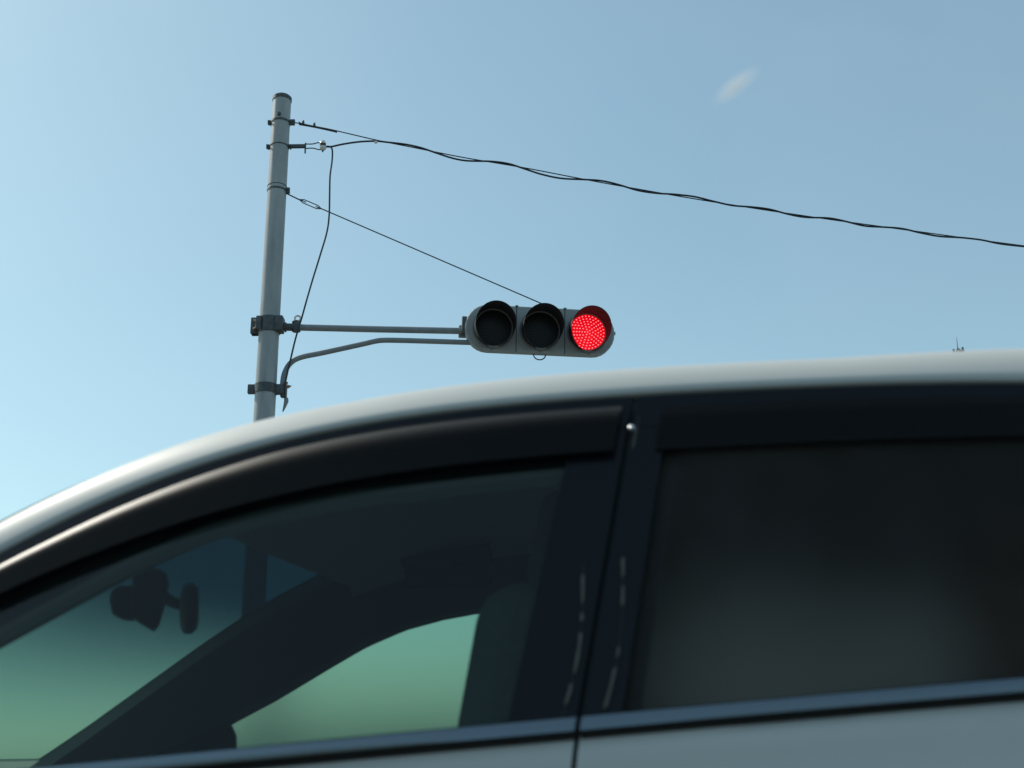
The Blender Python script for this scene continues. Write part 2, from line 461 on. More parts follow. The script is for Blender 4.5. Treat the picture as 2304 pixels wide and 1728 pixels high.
bm = bmesh.new(); box(bm, (-2.61, CY, .52), (.06, .9, .16), bev=.02); link('grille', bm, M['black_trim'], car)
for s in (-1, 1):
    bm = bmesh.new(); box(bm, (-2.47, CY + s * .66, .70), (.16, .30, .13), bev=.04); link('headlight', bm, M['lamp'], car)
    bm = bmesh.new(); box(bm, (2.24, CY + s * .70, .98), (.10, .16, .34), bev=.03); link('tail_light', bm, M['redlamp'], car)
bm = bmesh.new(); rows = []
for z in list(np.linspace(.2, 1.22, 14)):
    y0 = bodyY(2.2, min(z, 1.22)); row = []
    for k in range(15):
        t = k / 14 * 2 - 1; row.append((2.2 + .08 * (1 - t * t), CY + t * (CY - y0), z))
    rows.append(row)
grid(bm, rows); link('tailgate', bm, M['paint'], car)
bm = bmesh.new(); rows = []
for v in np.linspace(0, 1, 8):
    x = 2.22 - .2 * v; z = 1.22 + .37 * v; row = []
    y0 = S(2.0, z) + .02
    for k in range(13):
        t = k / 12 * 2 - 1; row.append((x + .06 * (1 - t * t), CY + t * (CY - y0), z))
    rows.append(row)
grid(bm, rows); link('rear_window', bm, M['pglass'], car)
bm = bmesh.new(); box(bm, (-.03, CY, .27), (4.3, 1.45, .10)); link('floor_pan', bm, M['plastic'], car)
for wx in (WF, WR):
    for s in (-1, 1):
        def lathe(bm, prof, cx, cy, cz):
            n = 32; rg = []
            for (rr, yy) in prof:
                rg.append([bm.verts.new((cx + rr * math.cos(2 * math.pi * k / n), cy + yy * s, cz + rr * math.sin(2 * math.pi * k / n))) for k in range(n)])
            for i in range(len(rg) - 1):
                for k in range(n): bm.faces.new((rg[i][k], rg[i][(k + 1) % n], rg[i + 1][(k + 1) % n], rg[i + 1][k]))
        wh = empty('wheel', (wx, CY + s * .72, .32)); wh.parent = car; wh.location = Vector((wx, CY + s * .72, .32)) - Vector(car.location)
        def wl(name, bm, m_):
            me = bpy.data.meshes.new(name); bmesh.ops.recalc_face_normals(bm, faces=bm.faces)
            for f in bm.faces: f.smooth = True
            bm.to_mesh(me); bm.free(); me.materials.append(m_)
            o = bpy.data.objects.new(name, me); COL.objects.link(o); o.parent = wh
        bm = bmesh.new(); lathe(bm, [(.20, -.09), (.29, -.10), (.32, -.08), (.32, .07), (.29, .095), (.21, .09)], 0, 0, 0); wl('tyre', bm, M['tyre'])
        bm = bmesh.new(); lathe(bm, [(.21, .09), (.20, .07), (.19, .03), (.05, .05), (.001, .055)], 0, 0, 0); wl('rim', bm, M['alloy'])

# door frames, glass, visors, mouldings --------------------------------
def strip(xs, lo, hi, off, n=4, bow=0.0):
    def f():
        bm = bmesh.new(); rows = []
        for x in xs:
            row = []
            for k in range(n + 1):
                t = k / n; z = lo(x) + (hi(x) - lo(x)) * t
                row.append((x, S(x, z) + off - bow * math.sin(math.pi * min(1, t * 1.0)), z))
            rows.append(row)
        grid(bm, rows); return bm
    return f
xf = list(np.linspace(-1.30, .175, 60)); xr = list(np.linspace(.225, 1.72, 50))
def slant(xa, xb, lo, hi, off, nx=40, nz=10):
    """panel on the side surface whose two ends follow slanted lines xa(z), xb(z)"""
    def f():
        bm = bmesh.new(); rows = []
        for i in range(nx + 1):
            u = i / nx; row = []
            for k in range(nz + 1):
                t = k / nz
                x = xa(1.3) + (xb(1.3) - xa(1.3)) * u
                for _ in range(4):
                    z = lo(x) + (hi(x) - lo(x)) * t
                    x = xa(z) + (xb(z) - xa(z)) * u
                row.append((x, S(x, z) + off, z))
            rows.append(row)
        grid(bm, rows); return bm
    return f
gf0 = lambda z: -1.50
gl_f = both('window_glass', slant(gf0, lambda z: GT(z) - .07, lambda x: belt(x) - .02, lambda x: min(glz(x) + .01, rl(x) - .02) if x > -1.49 else belt(x) - .015, .004), M['fglass'], front_doors)
gl_r = both('window_glass', slant(lambda z: GT(z) + .05, lambda z: 1.66, lambda x: belt(x) - .02, lambda x: glz(x) + .01, .004), M['pglass'], rear_doors)
for o in gl_f[:1] + gl_r[1:]: solid(o, .004, 0)
gl_r[0].data.materials.clear(); gl_r[0].data.materials.append(M['pfog'])
gl_f[1].data.materials.clear(); gl_f[1].data.materials.append(M['fogglass'])
# frames: upper sash, from just under the roof seam down to the glass
for drs, xa, xb in ((front_doors, gf0, lambda z: GT(z) - GAP), (rear_doors, lambda z: GT(z) + GAP, lambda z: 1.74)):
    o = both('window_frame', slant(xa, xb, glz, lambda x: rl(x) - .015, -.002, nz=5), M['gloss_black'], drs)
    for q in o: solid(q, .012, 0)
    # rain visor, smoked acrylic, standing off the frame
    def vv(xa=xa, xb=xb, fr=(drs is front_doors)):
        bm = bmesh.new(); rows = []
        a = (lambda z: -1.42) if fr else (lambda z: GT(z) + .05)
        b = (lambda z: GT(z) - .02) if fr else (lambda z: 1.62)
        for i in range(61):
            u = i / 60; row = []
            for k in range(11):
                t = k / 10
                x = a(1.5) + (b(1.5) - a(1.5)) * u
                for _ in range(4):
                    z = vis_t(x) + (vis_l(x) - vis_t(x)) * t; x = a(z) + (b(z) - a(z)) * u
                o_ = -.004 - (.020 if fr else .006) * math.sin(min(1, t / .35) * math.pi / 2)
                row.append((x, S(x, z) + o_, z))
            rows.append(row)
        grid(bm, rows); return bm
    vis = both('rain_visor', vv, M['visor'], drs)
    for q in vis: solid(q, .003, 0)
# pillar garnishes either side of the shut line
for drs, xa, xb in ((front_doors, lambda z: GT(z) - .098 - .02 * (1.5 - z), lambda z: GT(z) - GAP), (rear_doors, lambda z: GT(z) + GAP, lambda z: GT(z) + .062)):
    o = both('pillar_garnish', slant(xa, xb, lambda x: belt(x) - .018, lambda x: glz(x) + .002, -.003, nx=6, nz=24), M['gloss_black'], drs)
    for q in o: solid(q, .008, 0)
# belt mouldings
for drs, xa, xb in ((front_doors, lambda z: -1.54, lambda z: GT(z) - GAP), (rear_doors, lambda z: GT(z) + GAP, lambda z: 1.70)):
    def mould(xa=xa, xb=xb):
        bm = bmesh.new(); rows = []
        for i in range(61):
            u = i / 60; row = []
            for (t, o_) in ((-.06, .012), (-.02, -.006), (.06, -.011), (.5, -.0125), (.95, -.011), (1.04, -.005), (1.05, .012)):
                x = xa(1.11) + (xb(1.11) - xa(1.11)) * u
                for _ in range(3):
                    z = belt(x) - .0165 + .021 * t; x = xa(z) + (xb(z) - xa(z)) * u
                row.append((x, S(x, z) + o_, z))
            rows.append(row)
        grid(bm, rows); return bm
    both('belt_moulding', mould, M['moulding'], drs)
    def rubb(xa=xa, xb=xb):
        bm = bmesh.new(); pts = []
        for i in range(41):
            x = xa(1.11) + (xb(1.11) - xa(1.11)) * i / 40
            pts.append((x, S(x, seam(x)) + .006, seam(x) - .0015))
        tube(bm, pts, .0085, 8); return bm
    both('belt_seal', rubb, M['rubber'], drs)
def handle(x0, z0):
    def f():
        bm = bmesh.new(); y = bodyY(x0, z0)
        tube(bm, smooth_path([(x0 - .09, y + .01, z0), (x0 - .075, y - .03, z0), (x0, y - .045, z0 + .004), (x0 + .075, y - .03, z0 + .006), (x0 + .09, y + .01, z0 + .006)], 5), .013, 10); return bm
    return f
both('door_handle', handle(-.07, .86), M['paint'], front_doors)
both('door_handle', handle(.93, .90), M['paint'], rear_doors)
# dark inner structure behind the shut lines
def bpost():
    bm = bmesh.new(); rows = []
    for z in np.linspace(.3, 1.66, 24):
        x = GT(z); y = S(x, z)
        rows.append([(x - .09, y + .02, z), (x + .09, y + .02, z), (x + .08, y + .09, z), (x - .08, y + .09, z), (x - .09, y + .02, z)])
    grid(bm, rows); return bm
both('centre_pillar', bpost, M['plastic'], car)
def rseal():
    bm = bmesh.new(); rows = []
    for x in xs_all:
        z = rl(x); y = S(x, z)
        rows.append([(x, y + .03, z - .006), (x, y + .016, z - .015), (x, y + .018, z - .04)])
    grid(bm, rows); return bm
both('roof_seal', rseal, M['rubber'], car)
def icard(x0, x1):
    def f():
        bm = bmesh.new(); rows = []
        for x in np.linspace(x0, x1, 20):
            rows.append([(x, S(x, 1.1) + .012, belt(x) - .012), (x, S(x, 1.1) + .03, belt(x) - .008), (x, S(x, 1.1) + .075, belt(x) - .03), (x, S(x, 1.1) + .085, .4)])
        grid(bm, rows); return bm
    return f
both('door_card', icard(-1.5, .03), M['plastic'], front_doors)
both('door_card', icard(.15, 1.7), M['plastic'], rear_doors)
# chrome visor clips by the centre pillar; beads and heads added as sun glints
def glint_bead(offx, za, zb, seed):
    def f():
        rnd = random.Random(seed); bm = bmesh.new(); pts = []; rr = []; r = .001
        for k in range(61):
            z = za + (zb - za) * k / 60
            if k % 4 == 0: r = rnd.choice([.0003, .0003, .0030, .0026, .0034])
            x = GT(z) + offx(z); pts.append((x, S(x, z) - .008, z)); rr.append(r if k not in (0, 60) else .0003)
        tube(bm, pts, rr, 8); return bm
    return f
both('glint_strip', glint_bead(lambda z: -.030 + .012 * math.sin((z - 1.1) * 14), 1.13, 1.36, 3), M['strip'], front_doors)
both('glint_strip', glint_bead(lambda z: .030 + .012 * math.sin((z - 1.1) * 13), 1.135, 1.37, 5), M['strip'], rear_doors)
def clip():
    bm = bmesh.new(); pts = [(GT(z) + .012, S(GT(z), z) - .006, z) for z in np.linspace(1.555, 1.640, 8)]
    tube(bm, pts, [.001, .0022, .0024, .0024, .0024, .0024, .0022, .001], 8); return bm
both('visor_clip', clip, M['strip'], front_doors)
def glint_head():  # polished ball added to give one bright sun glint
    bm = bmesh.new(); z = 1.590; c = Vector((GT(z) + .006, S(GT(z), z) - .032, z))
    tube(bm, [c, c + Vector((.004, .034, 0))], .002, 8)
    bmesh.ops.create_uvsphere(bm, u_segments=20, v_segments=14, radius=.0055, matrix=Matrix.Translation(c)); return bm
both('glint_head', glint_head, M['bright'], front_doors)

# interior --------------------------------------------------------------
bm = bmesh.new(); rows = []
for x in np.linspace(-1.7, -.95, 14):
    z = .99 + .05 * math.sin((x + 1.7) / .75 * math.pi * .8) - max(0, x + 1.05) * 1.2
    y0 = S(x, 1.0) + .05
    rows.append([(x, y0 + (2 * CY - 2 * y0) * k / 16, z + .03 * math.exp(-((k - 11.5) / 2.2) ** 2)) for k in range(17)])
rows.append([(p[0], p[1], .5) for p in rows[-1]])
grid(bm, rows); link('dashboard', bm, M['plastic'], car)
def ell_box(bm, c, sx, sy, sz, n=24, tilt=0):
    v = bmesh.ops.create_uvsphere(bm, u_segments=24, v_segments=14, radius=1)['verts']
    for q in v:
        f = lambda t, e: math.copysign(abs(t) ** e, t)
        q.co = Vector((f(q.co.x, .6) * sx, f(q.co.y, .55) * sy, f(q.co.z, .75) * sz))
        q.co.rotate(Matrix.Rotation(tilt, 3, 'Y')); q.co += Vector(c)
def seat(name, x0, yc, wd, m_, top=1.16, head=True, lean=.22, headz=1.40):
    s = empty(name, (0, 0, 0)); s.parent = car; s.location = -Vector(car.location)
    bm = bmesh.new()
    box(bm, (x0 - .28, yc, .62), (.52, wd, .16), bev=.05)
    link('cushion', bm, m_, s).location = (0, 0, 0)
    bm = bmesh.new()
    hh = (top - .62)
    rot = Matrix.Rotation(math.atan(lean), 3, 'Y')
    box(bm, (x0 + hh * .5 * lean, yc, .62 + hh / 2), (.19, wd, hh), rot=rot, bev=.085)
    link('backrest', bm, m_, s).location = (0, 0, 0)
    if head:
        bm = bmesh.new(); hx_ = x0 + (headz - .62) * lean
        box(bm, (hx_, yc, headz - .10), (.10, wd * .55, .20), rot=rot, bev=.045)
        for k in (-.07, .07): tube(bm, [(hx_ - .02, yc + k, headz - .30), (hx_ - .01, yc + k, headz - .16)], .006)
        link('headrest', bm, m_, s).location = (0, 0, 0)
    return s
seat('front_seat', -.145, 2.12, .50, M['cloth'], top=1.37, headz=1.55, lean=.19)
seat('front_seat', -.145, 2.95, .50, M['cloth'], top=1.37, headz=1.55, lean=.19)
seat('rear_seat', .78, 2.10, .50, M['lightcloth'], top=1.2, head=False)
seat('rear_seat', .78, 2.84, .50, M['lightcloth'], top=1.2, head=False)
bm = bmesh.new(); cc = atc(2250, 1330, 2.25); ell_box(bm, cc, .12, .14, .24); link('rear_headrest', bm, M['browncloth'], car)
# folded sun visor with its pocket, turned to the far side window
bm = bmesh.new()
p0 = atc(862, 1182, 3.05); p1 = atc(1060, 1172, 3.05); q1 = atc(1060, 1272, 3.05)
box(bm, ((p0.x + p1.x) / 2, 3.08, p0.z - .028), (p1.x - p0.x, .03, .052), bev=.010)
box(bm, ((p0.x + p1.x) / 2 + .008, 3.055, p0.z - .088), (p1.x - p0.x - .015, .035, .055), bev=.010)
box(bm, ((p0.x + p1.x) / 2 + .03, 3.10, p0.z + .03), (p1.x - p0.x - .08, .02, .07), bev=.008)
link('sun_visor', bm, M['felt'], car)
# rear view mirror
Ym = 2.50
mc = atc(408, 1315, Ym)
MR = Matrix.Rotation(R(24.8), 3, 'Z')
bm = bmesh.new(); ell_box(bm, (0, 0, 0), .021, .115, .055, tilt=R(-4))
for q in bm.verts: q.co = MR @ q.co + mc
box(bm, (mc.x + .0185, mc.y, mc.z - .002), (.004, .20, .080), rot=MR @ Matrix.Rotation(R(-4), 3, 'Y'), bev=.0015)
mir = link('rear_view_mirror', bm, M['plastic'], car)
bm = bmesh.new(); g = atc(415, 1320, Ym)
box(bm, (mc.x + .0215, mc.y, mc.z - .004), (.002, .19, .07), rot=MR @ Matrix.Rotation(R(-4), 3, 'Y'))
link('mirror_glass', bm, M['chrome'], mir).location = (0, 0, 0)
bm = bmesh.new(); tube(bm, smooth_path([atc(335, 1262, Ym), atc(352, 1286, Ym), atc(372, 1300, Ym), atc(392, 1306, Ym)], 6), .013, 10)
link('mirror_stalk', bm, M['plastic'], mir).location = (0, 0, 0)
# dashboard camera
dc = empty('dash_camera', atc(305, 1300, Ym)); tag(dc, 'black dash camera hanging behind the windscreen next to the rear view mirror', 'dash camera')
bm = bmesh.new()
def prism(bm, pts, yc, th, bev=.004):
    a = [bm.verts.new((p.x, yc - th / 2, p.z)) for p in pts]; b = [bm.verts.new((p.x, yc + th / 2, p.z)) for p in pts]
    n = len(pts); fs = [bm.faces.new(a), bm.faces.new(b[::-1])]
    for i in range(n): fs.append(bm.faces.new((a[i], a[(i + 1) % n], b[(i + 1) % n], b[i])))
    bmesh.ops.recalc_face_normals(bm, faces=fs)
    if bev: bmesh.ops.bevel(bm, geom=list({e for f in fs for e in f.edges}), offset=bev, segments=2, profile=.5, affect='EDGES', clamp_overlap=True)
prism(bm, [atc(*p, Ym) for p in ((290, 1252), (308, 1238), (340, 1229), (356, 1238), (360, 1262), (352, 1280), (352, 1300), (338, 1350), (328, 1362), (300, 1345), (288, 1335))], Ym, .05)
link('body', bm, M['plastic'], dc)
bm = bmesh.new(); prism(bm, [atc(*p, Ym) for p in ((262, 1270), (291, 1268), (291, 1341), (268, 1340), (250, 1330), (245, 1300), (249, 1282))], Ym, .042)
link('lens_barrel', bm, M['black_trim'], dc)
bm = bmesh.new(); prism(bm, [atc(*p, Ym) for p in ((300, 1195), (325, 1190), (332, 1225), (320, 1245), (300, 1240))], Ym, .035)
link('mount', bm, M['plastic'], dc)
# door mirrors on the front doors
def dmir():
    bm = bmesh.new(); ell_box(bm, (-1.15, 1.53, 1.0), .065, .12, .075)
    tube(bm, [(-1.15, 1.6, .98), (-1.16, 1.74, .99)], .03, 10); return bm
def sail():
    bm = bmesh.new(); a = [(-1.50, belt(-1.5)), (-1.10, belt(-1.1)), (-1.10, belt(-1.1) + .10), (-1.16, glz(-1.16) + .02)]
    f = [bm.verts.new((x, S(x, z) - .004, z)) for x, z in a]; g = [bm.verts.new((x, S(x, z) + .008, z)) for x, z in a]
    bm.faces.new(f); bm.faces.new(g[::-1])
    for i in range(4): bm.faces.new((f[i], f[(i + 1) % 4], g[(i + 1) % 4], g[i]))
    return bm
both('door_mirror', dmir, M['paint'], front_doors)
both('mirror_sail', sail, M['black_trim'], front_doors)

place_in_car_frame(car); place_in_car_frame(dc); dc.rotation_euler.z += R(22)

# ------------------------------------------------------------------ signal pole
Yp = 9.6
pt = at(610, 207, Yp); ptb = at(570, 912, Yp)
dirp = (pt - ptb).normalized()
lean = Vector((0, 0, 1)) * 1.0
sp = empty('signal_pole', (ptb.x - (ptb.z) * (pt.x - ptb.x) / (pt.z - ptb.z), Yp, 0))
tag(sp, 'tall grey steel pole with metal band clamps carrying the traffic light arm', 'pole')
def polex(z): return ptb.x + (z - ptb.z) * (pt.x - ptb.x) / (pt.z - ptb.z)
RP = .093
def polep(z): return Vector((polex(z), Yp, z))
bm = bmesh.new(); zt = pt.z - .03
tube(bm, [polep(z) for z in np.linspace(0, zt, 12)], list(np.linspace(RP + .012, RP - .003, 12)), 40)
link('pole', bm, M['polepaint'], sp)
bm = bmesh.new(); tube(bm, [polep(zt - .035), polep(zt - .034), polep(zt + .002), polep(zt + .016), polep(zt + .022)], [RP - .002, RP + .003, RP + .003, RP - .010, .04], 40)
link('pole_cap', bm, M['darksteel'], sp)
def zat(y): return at(600, y, Yp).z
def band(z, hgt=.05, thick=.006, lugs=((-1, .035, .045), (1, .05, .06)), mt='darksteel'):
    o = bmesh.new(); c = polep(z)
    tube(o, [polep(z - hgt / 2), polep(z - hgt / 2 + .001), polep(z + hgt / 2 - .001), polep(z + hgt / 2)], [RP, RP + thick, RP + thick, RP], 36, cap=False)
    for sx, l, hh in lugs:
        box(o, (c.x + sx * (RP + l / 2), Yp - .01, z), (l, .028, hh), bev=.004)
        tube(o, [(c.x + sx * (RP + l * .6), Yp - .05, z), (c.x + sx * (RP + l * .6), Yp + .04, z)], .008, 8)
    return link('band_clamp', o, M[mt], sp)
band(zat(266), .022, .004)
bm = bmesh.new(); box(bm, polep(zat(257)) + Vector((.0, -RP - .006, 0)), (.03, .02, .035), bev=.003); link('band_buckle', bm, M['darksteel'], sp)
band(zat(318), .012, .004, ((-1, .035, .045), (1, .02, .04)))
band(zat(413), .02, .004, ((1, .035, .06),))
band(zat(404), .007, .003, ())
# big arm clamp
z = zat(704); c = polep(z); bm = bmesh.new()
tube(bm, [polep(z - .075), polep(z - .074), polep(z + .074), polep(z + .075)], [RP, RP + .012, RP + .012, RP], 36, cap=False)
box(bm, (c.x - RP - .035, Yp - .02, z), (.085, .012, .16), bev=.004); box(bm, (c.x - RP - .035, Yp + .05, z), (.085, .012, .16), bev=.004)
box(bm, (c.x - RP - .07, Yp + .015, z), (.012, .075, .16), bev=.004)
box(bm, (c.x - RP + .015, Yp - RP - .004, z), (.05, .02, .13), bev=.004)
box(bm, (c.x + RP + .01, Yp - .03, z), (.075, .13, .15), bev=.012)
link('arm_clamp', bm, M['darksteel'], sp)
bm = bmesh.new()
for dz in (-.045, .04): tube(bm, [(c.x - RP - .045, Yp - .045, z + dz), (c.x - RP - .005, Yp - .06, z + dz * .7)], .011, 8)
tube(bm, [(c.x - RP - .02, Yp - .05, z - .05), (c.x - RP - .03, Yp - .05, z + .06)], .006, 8)
link('bolt', bm, M['rust'], sp)
# arms (they run away from the viewer a little)
yy = lambda x: Yp + .0 + (x - 600) / 400 * .20
A = lambda x, y: at(x, y, yy(x))
bm = bmesh.new(); tube(bm, [A(588, 706), A(800, 711), A(998, 715)], .031, 20); link('upper_arm', bm, M['galv'], sp)
bm = bmesh.new(); tube(bm, [A(600, 706), A(645, 707.3)], .036, 20)
tube(bm, [A(617, 697), A(617, 717)], .009, 8); tube(bm, [A(640, 695), A(640, 716)], .040, 16)
link('arm_sleeve', bm, M['darksteel'], sp)
bm = bmesh.new(); tube(bm, smooth_path([A(612, 852), A(611, 826), A(616, 803), (A(628, 784)), A(650, 772), A(700, 761.5), A(780, 744), A(812, 736.8), A(832, 735), A(870, 735.5), A(940, 737.5), A(1034, 740.5)], 8), .025, 18)
link('lower_arm', bm, M['galv'], sp)
z = zat(841); c = polep(z); bm = bmesh.new()
tube(bm, [polep(z - .045), polep(z - .044), polep(z + .044), polep(z + .045)], [RP + .002, RP + .010, RP + .010, RP + .002], 36, cap=False)
box(bm, (c.x - RP - .03, Yp - .01, z), (.075, .05, .085), bev=.004)
box(bm, (c.x + RP + .04, Yp - .01, z - .005), (.12, .05, .095), bev=.006)
e = A(613, 845); box(bm, e, (.055, .06, .12), bev=.008)
link('arm_clamp', bm, M['darksteel'], sp)
bm = bmesh.new(); e = A(620, 834); tube(bm, [e + Vector((-.01, -.03, -.01)), e + Vector((.0, -.03, .03))], .016, 8); e2 = A(622, 834)
tube(bm, [A(615, 836), A(624, 835), A(630, 833.5)], [.02, .016, .002], 8); link('bolt', bm, M['rust'], sp)
bm = bmesh.new(); tube(bm, [A(618, 860), A(618.5, 867), A(615, 878), A(611, 889)], [.020, .021, .014, .006], 10); link('cable_tail', bm, M['galv'], sp)
# cable bracket and shackle to the insulator
bm = bmesh.new(); a = at(625, 316, Yp); b = at(660, 316, Yp)
box(bm, (a + b) / 2, ((b - a).length, .03, .036), bev=.004); tube(bm, [at(660, 309, Yp), at(659, 331, Yp)], .008, 8)
tube(bm, smooth_path([at(659, 311, Yp), at(675, 311, Yp), at(688, 308, Yp), at(698, 308, Yp)], 5), .006, 8)
tube(bm, smooth_path([at(659, 321, Yp), at(675, 320, Yp), at(688, 323, Yp), at(698, 323, Yp)], 5), .006, 8)
tube(bm, [at(697, 306, Yp), at(697, 328, Yp)], .008, 8)
link('cable_bracket', bm, M['darksteel'], sp)
bm = bmesh.new()
pr = [(303.5, .5), (305, .022), (308, .030), (311, .033), (313, .016), (315, .016), (317, .033), (320, .034), (323, .026), (325, .012)]
tube(bm, [at(697.5 + (y - 314) * .02, y, Yp) for y, r in pr], [min(r, .034) if r < .1 else .012 for y, r in pr], 16)
link('insulator', bm, M['porcelain'], sp)
bm = bmesh.new(); tube(bm, [at(697.5, 312, Yp), at(697.5, 317.5, Yp)], .030, 12); link('insulator_tie', bm, M['cable'], sp)
# arm-top ring that leads the drop cable
bm = bmesh.new(); tube(bm, [A(643, 696) + Vector((0, -.035, 0)), A(643, 696) + Vector((0, .03, 0))], .012, 10)
cc = A(643, 688); tube(bm, [cc + Vector((.027 * math.cos(t), 0, .027 * math.sin(t))) for t in np.linspace(0, 2 * math.pi, 21)], .010, 8, cap=False)
link('cable_eye', bm, M['porcelain'], sp)

# ------------------------------------------------------------------ cables
def plane_y(x): return Yp + .10 * (x + 2.2)
def W_(x, y):
    Y = Yp
    for _ in range(6): p = at(x, y, Y); Y = plane_y(p.x)
    return at(x, y, Y)
mess = [(628, 263.5), (655, 268), (680, 273), (720, 281), (815, 303), (900, 320), (1000, 340), (1130, 362), (1260, 387), (1370, 407), (1540, 436), (1750, 468), (1960, 497), (2212, 531), (2500, 566), (3100, 620), (4000, 670)]
path = smooth_path([W_(*p) for p in mess], 8)
oc = empty('overhead_cable', path[0]); tag(oc, 'black cable spiralled round its support wire, running from the pole top to the right', 'cable')
bm = bmesh.new(); tube(bm, path, .0058, 8); link('support_wire', bm, M['cable'], oc)
bm = bmesh.new(); tube(bm, smooth_path([W_(646, 268.5), W_(680, 274.5), W_(728, 285)], 6), [.009] * 12 + [.012], 8)
tube(bm, smooth_path([W_(645, 263), W_(652, 267), W_(660, 270)], 4), .005, 6)
link('wire_grip', bm, M['cable'], oc)
for x, y in ((655, 268), (679, 273)):
    bm = bmesh.new(); box(bm, W_(x, y) + Vector((0, 0, .010)), (.022, .03, .035), bev=.003); tube(bm, [W_(x + 1, y - 8), W_(x, y + 1)], .007, 6)
    link('wire_clip', bm, M['darksteel'], oc)
wrap = [(700, 316), (715, 316.5), (740, 312), (780, 306), (812, 304.5), (840, 308), (880, 312.5), (910, 319), (940, 330), (975, 341), (1010, 347), (1060, 349), (1100, 354), (1135, 365), (1170, 377), (1210, 385), (1262, 387.5),
        (1300, 391), (1340, 400), (1380, 411.5), (1420, 418), (1460, 420), (1500, 424.5), (1540, 435), (1580, 443.5), (1620, 446.5), (1660, 452), (1700, 462), (1740, 469), (1790, 471.5), (1830, 479), (1870, 488), (1910, 491), (1950, 494), (1990, 503),
        (2030, 511), (2080, 513.5), (2120, 518), (2160, 527), (2212, 532.5), (2260, 536), (2320, 547), (2500, 567), (3100, 621), (4000, 671)]
pw = smooth_path([W_(*p) for p in wrap], 6)
ph = 0
for i, p in enumerate(pw): p.y += .004 * math.sin(i * .35)
bm = bmesh.new(); tube(bm, pw, .0095, 8); link('signal_cable', bm, M['cable'], oc)
bm = bmesh.new(); box(bm, W_(812, 307), (.03, .02, .025), bev=.004); link('cable_tie', bm, M['porcelain'], oc)
# drop cable
dp = smooth_path([at(706, 316, Yp), at(715, 318, Yp), at(718, 328, Yp), at(717, 350, Yp), at(713, 380, Yp - .02), at(712, 420, Yp - .03), at(711, 465, Yp - .03), at(706, 502, Yp - .04), at(692, 550, Yp - .04), at(675, 605, Yp - .04), at(662, 650, Yp - .05),
                 at(652, 686, Yp - .06), at(643, 715, Yp - .06), at(635, 745, Yp - .04), at(628, 775, Yp - .04), at(622, 800, Yp - .04), at(616, 830, Yp - .04), at(615, 850, Yp - .03)], 6)
bm = bmesh.new(); tube(bm, dp, .0085, 8)
tag(link('drop_cable', bm, M['cable']), 'dark cable hanging down beside the pole from the white insulator to the arm', 'cable')
# stay wire with turnbuckle
ys = lambda x: Yp + (x - 620) / 560 * .25
G = lambda x, y: at(x, y, ys(x))
st = empty('stay_wire', G(628, 422)); tag(st, 'thin straight stay wire with a turnbuckle, sloping from the pole down to the traffic light', 'wire')
bm = bmesh.new(); tube(bm, [G(619, 418), G(652, 434)], .007, 8); tube(bm, [G(690, 449), G(1182, 661)], .0062, 8); link('wire', bm, M['cable'], st)
bm = bmesh.new(); n_ = Vector((.5, 0, 1)).normalized() * .018
a, b = G(647, 431), G(694, 451)
for s_ in (-1, 1):
    tube(bm, [a, a.lerp(b, .18) + n_ * s_, a.lerp(b, .82) + n_ * s_, b], .0055, 8)
tube(bm, [a, a.lerp(b, .3)], .006, 6); tube(bm, [b, a.lerp(b, .75)], .006, 6)
link('turnbuckle', bm, M['darksteel'], st)

# ------------------------------------------------------------------ traffic light
SY = Yp + .27
c0 = at(1166, 716, SY)
tl = empty('traffic_light', c0)
tag(tl, 'grey horizontal three-lamp traffic light with its red lamp lit, held by two arms', 'traffic light')
YAW, DOWN, TILT = R(8), R(7), R(0.7)
RM = Matrix.Rotation(YAW, 3, 'Z') @ Matrix.Rotation(TILT, 3, 'Y') @ Matrix.Rotation(DOWN, 3, 'X')
tl.rotation_euler = RM.to_euler()
def tlk(name, bm, m_, par=tl, **kw):
    o = link(name, bm, m_, None, **kw); o.parent = par; return o
HW, HH, DP = .728, .230, .10         # half length, half height, depth ; front face at y=-DP/2
def outline(hw, hh, n=14, sq=1.0):
    """ends are round, a little flattened"""
    pts = []
    for k in range(n + 1):
        a = -math.pi / 2 + math.pi * k / n; pts.append((hw - hh * .95 + hh * .95 * math.cos(a), hh * math.sin(a)))
    for k in range(n + 1):
        a = math.pi / 2 + math.pi * k / n; pts.append((-hw + hh * .95 + hh * .95 * math.cos(a), hh * math.sin(a)))
    return pts
bm = bmesh.new()
layers = [(-DP / 2 + .0, .016), (-DP / 2 - .0, .012), (-DP / 2 + .008, .003), (-DP / 2 + .02, 0), (DP / 2 - .02, 0), (DP / 2, .02)]
rg = []
for y, ins in layers:
    rg.append([bm.verts.new((x, y, z)) for x, z in outline(HW - ins, HH - ins)])
n = len(rg[0])
for i in range(len(rg) - 1):
    for k in range(n): bm.faces.new((rg[i][k], rg[i][(k + 1) % n], rg[i + 1][(k + 1) % n], rg[i + 1][k]))
bm.faces.new(rg[0]); bm.faces.new(rg[-1])
tlk('housing', bm, M['sigbody'], angle=25)
for sx in (-.235, .235):
    bm = bmesh.new(); box(bm, (sx, -DP / 2, 0), (.006, .006, 2 * HH - .01)); tlk('panel_seam', bm, M['visblack'])
    bm = bmesh.new(); box(bm, (sx, -DP / 2 + .01, HH - .002), (.03, .05, .010), bev=.002); tlk('hinge', bm, M['sigbody'])
for sx in (-.47, 0, .47):
    bm = bmesh.new(); tube(bm, [(sx, -DP / 2 - .012, -HH + .022), (sx, -DP / 2 + .01, -HH + .022)], .012, 10); tlk('screw', bm, M['sigrim'])
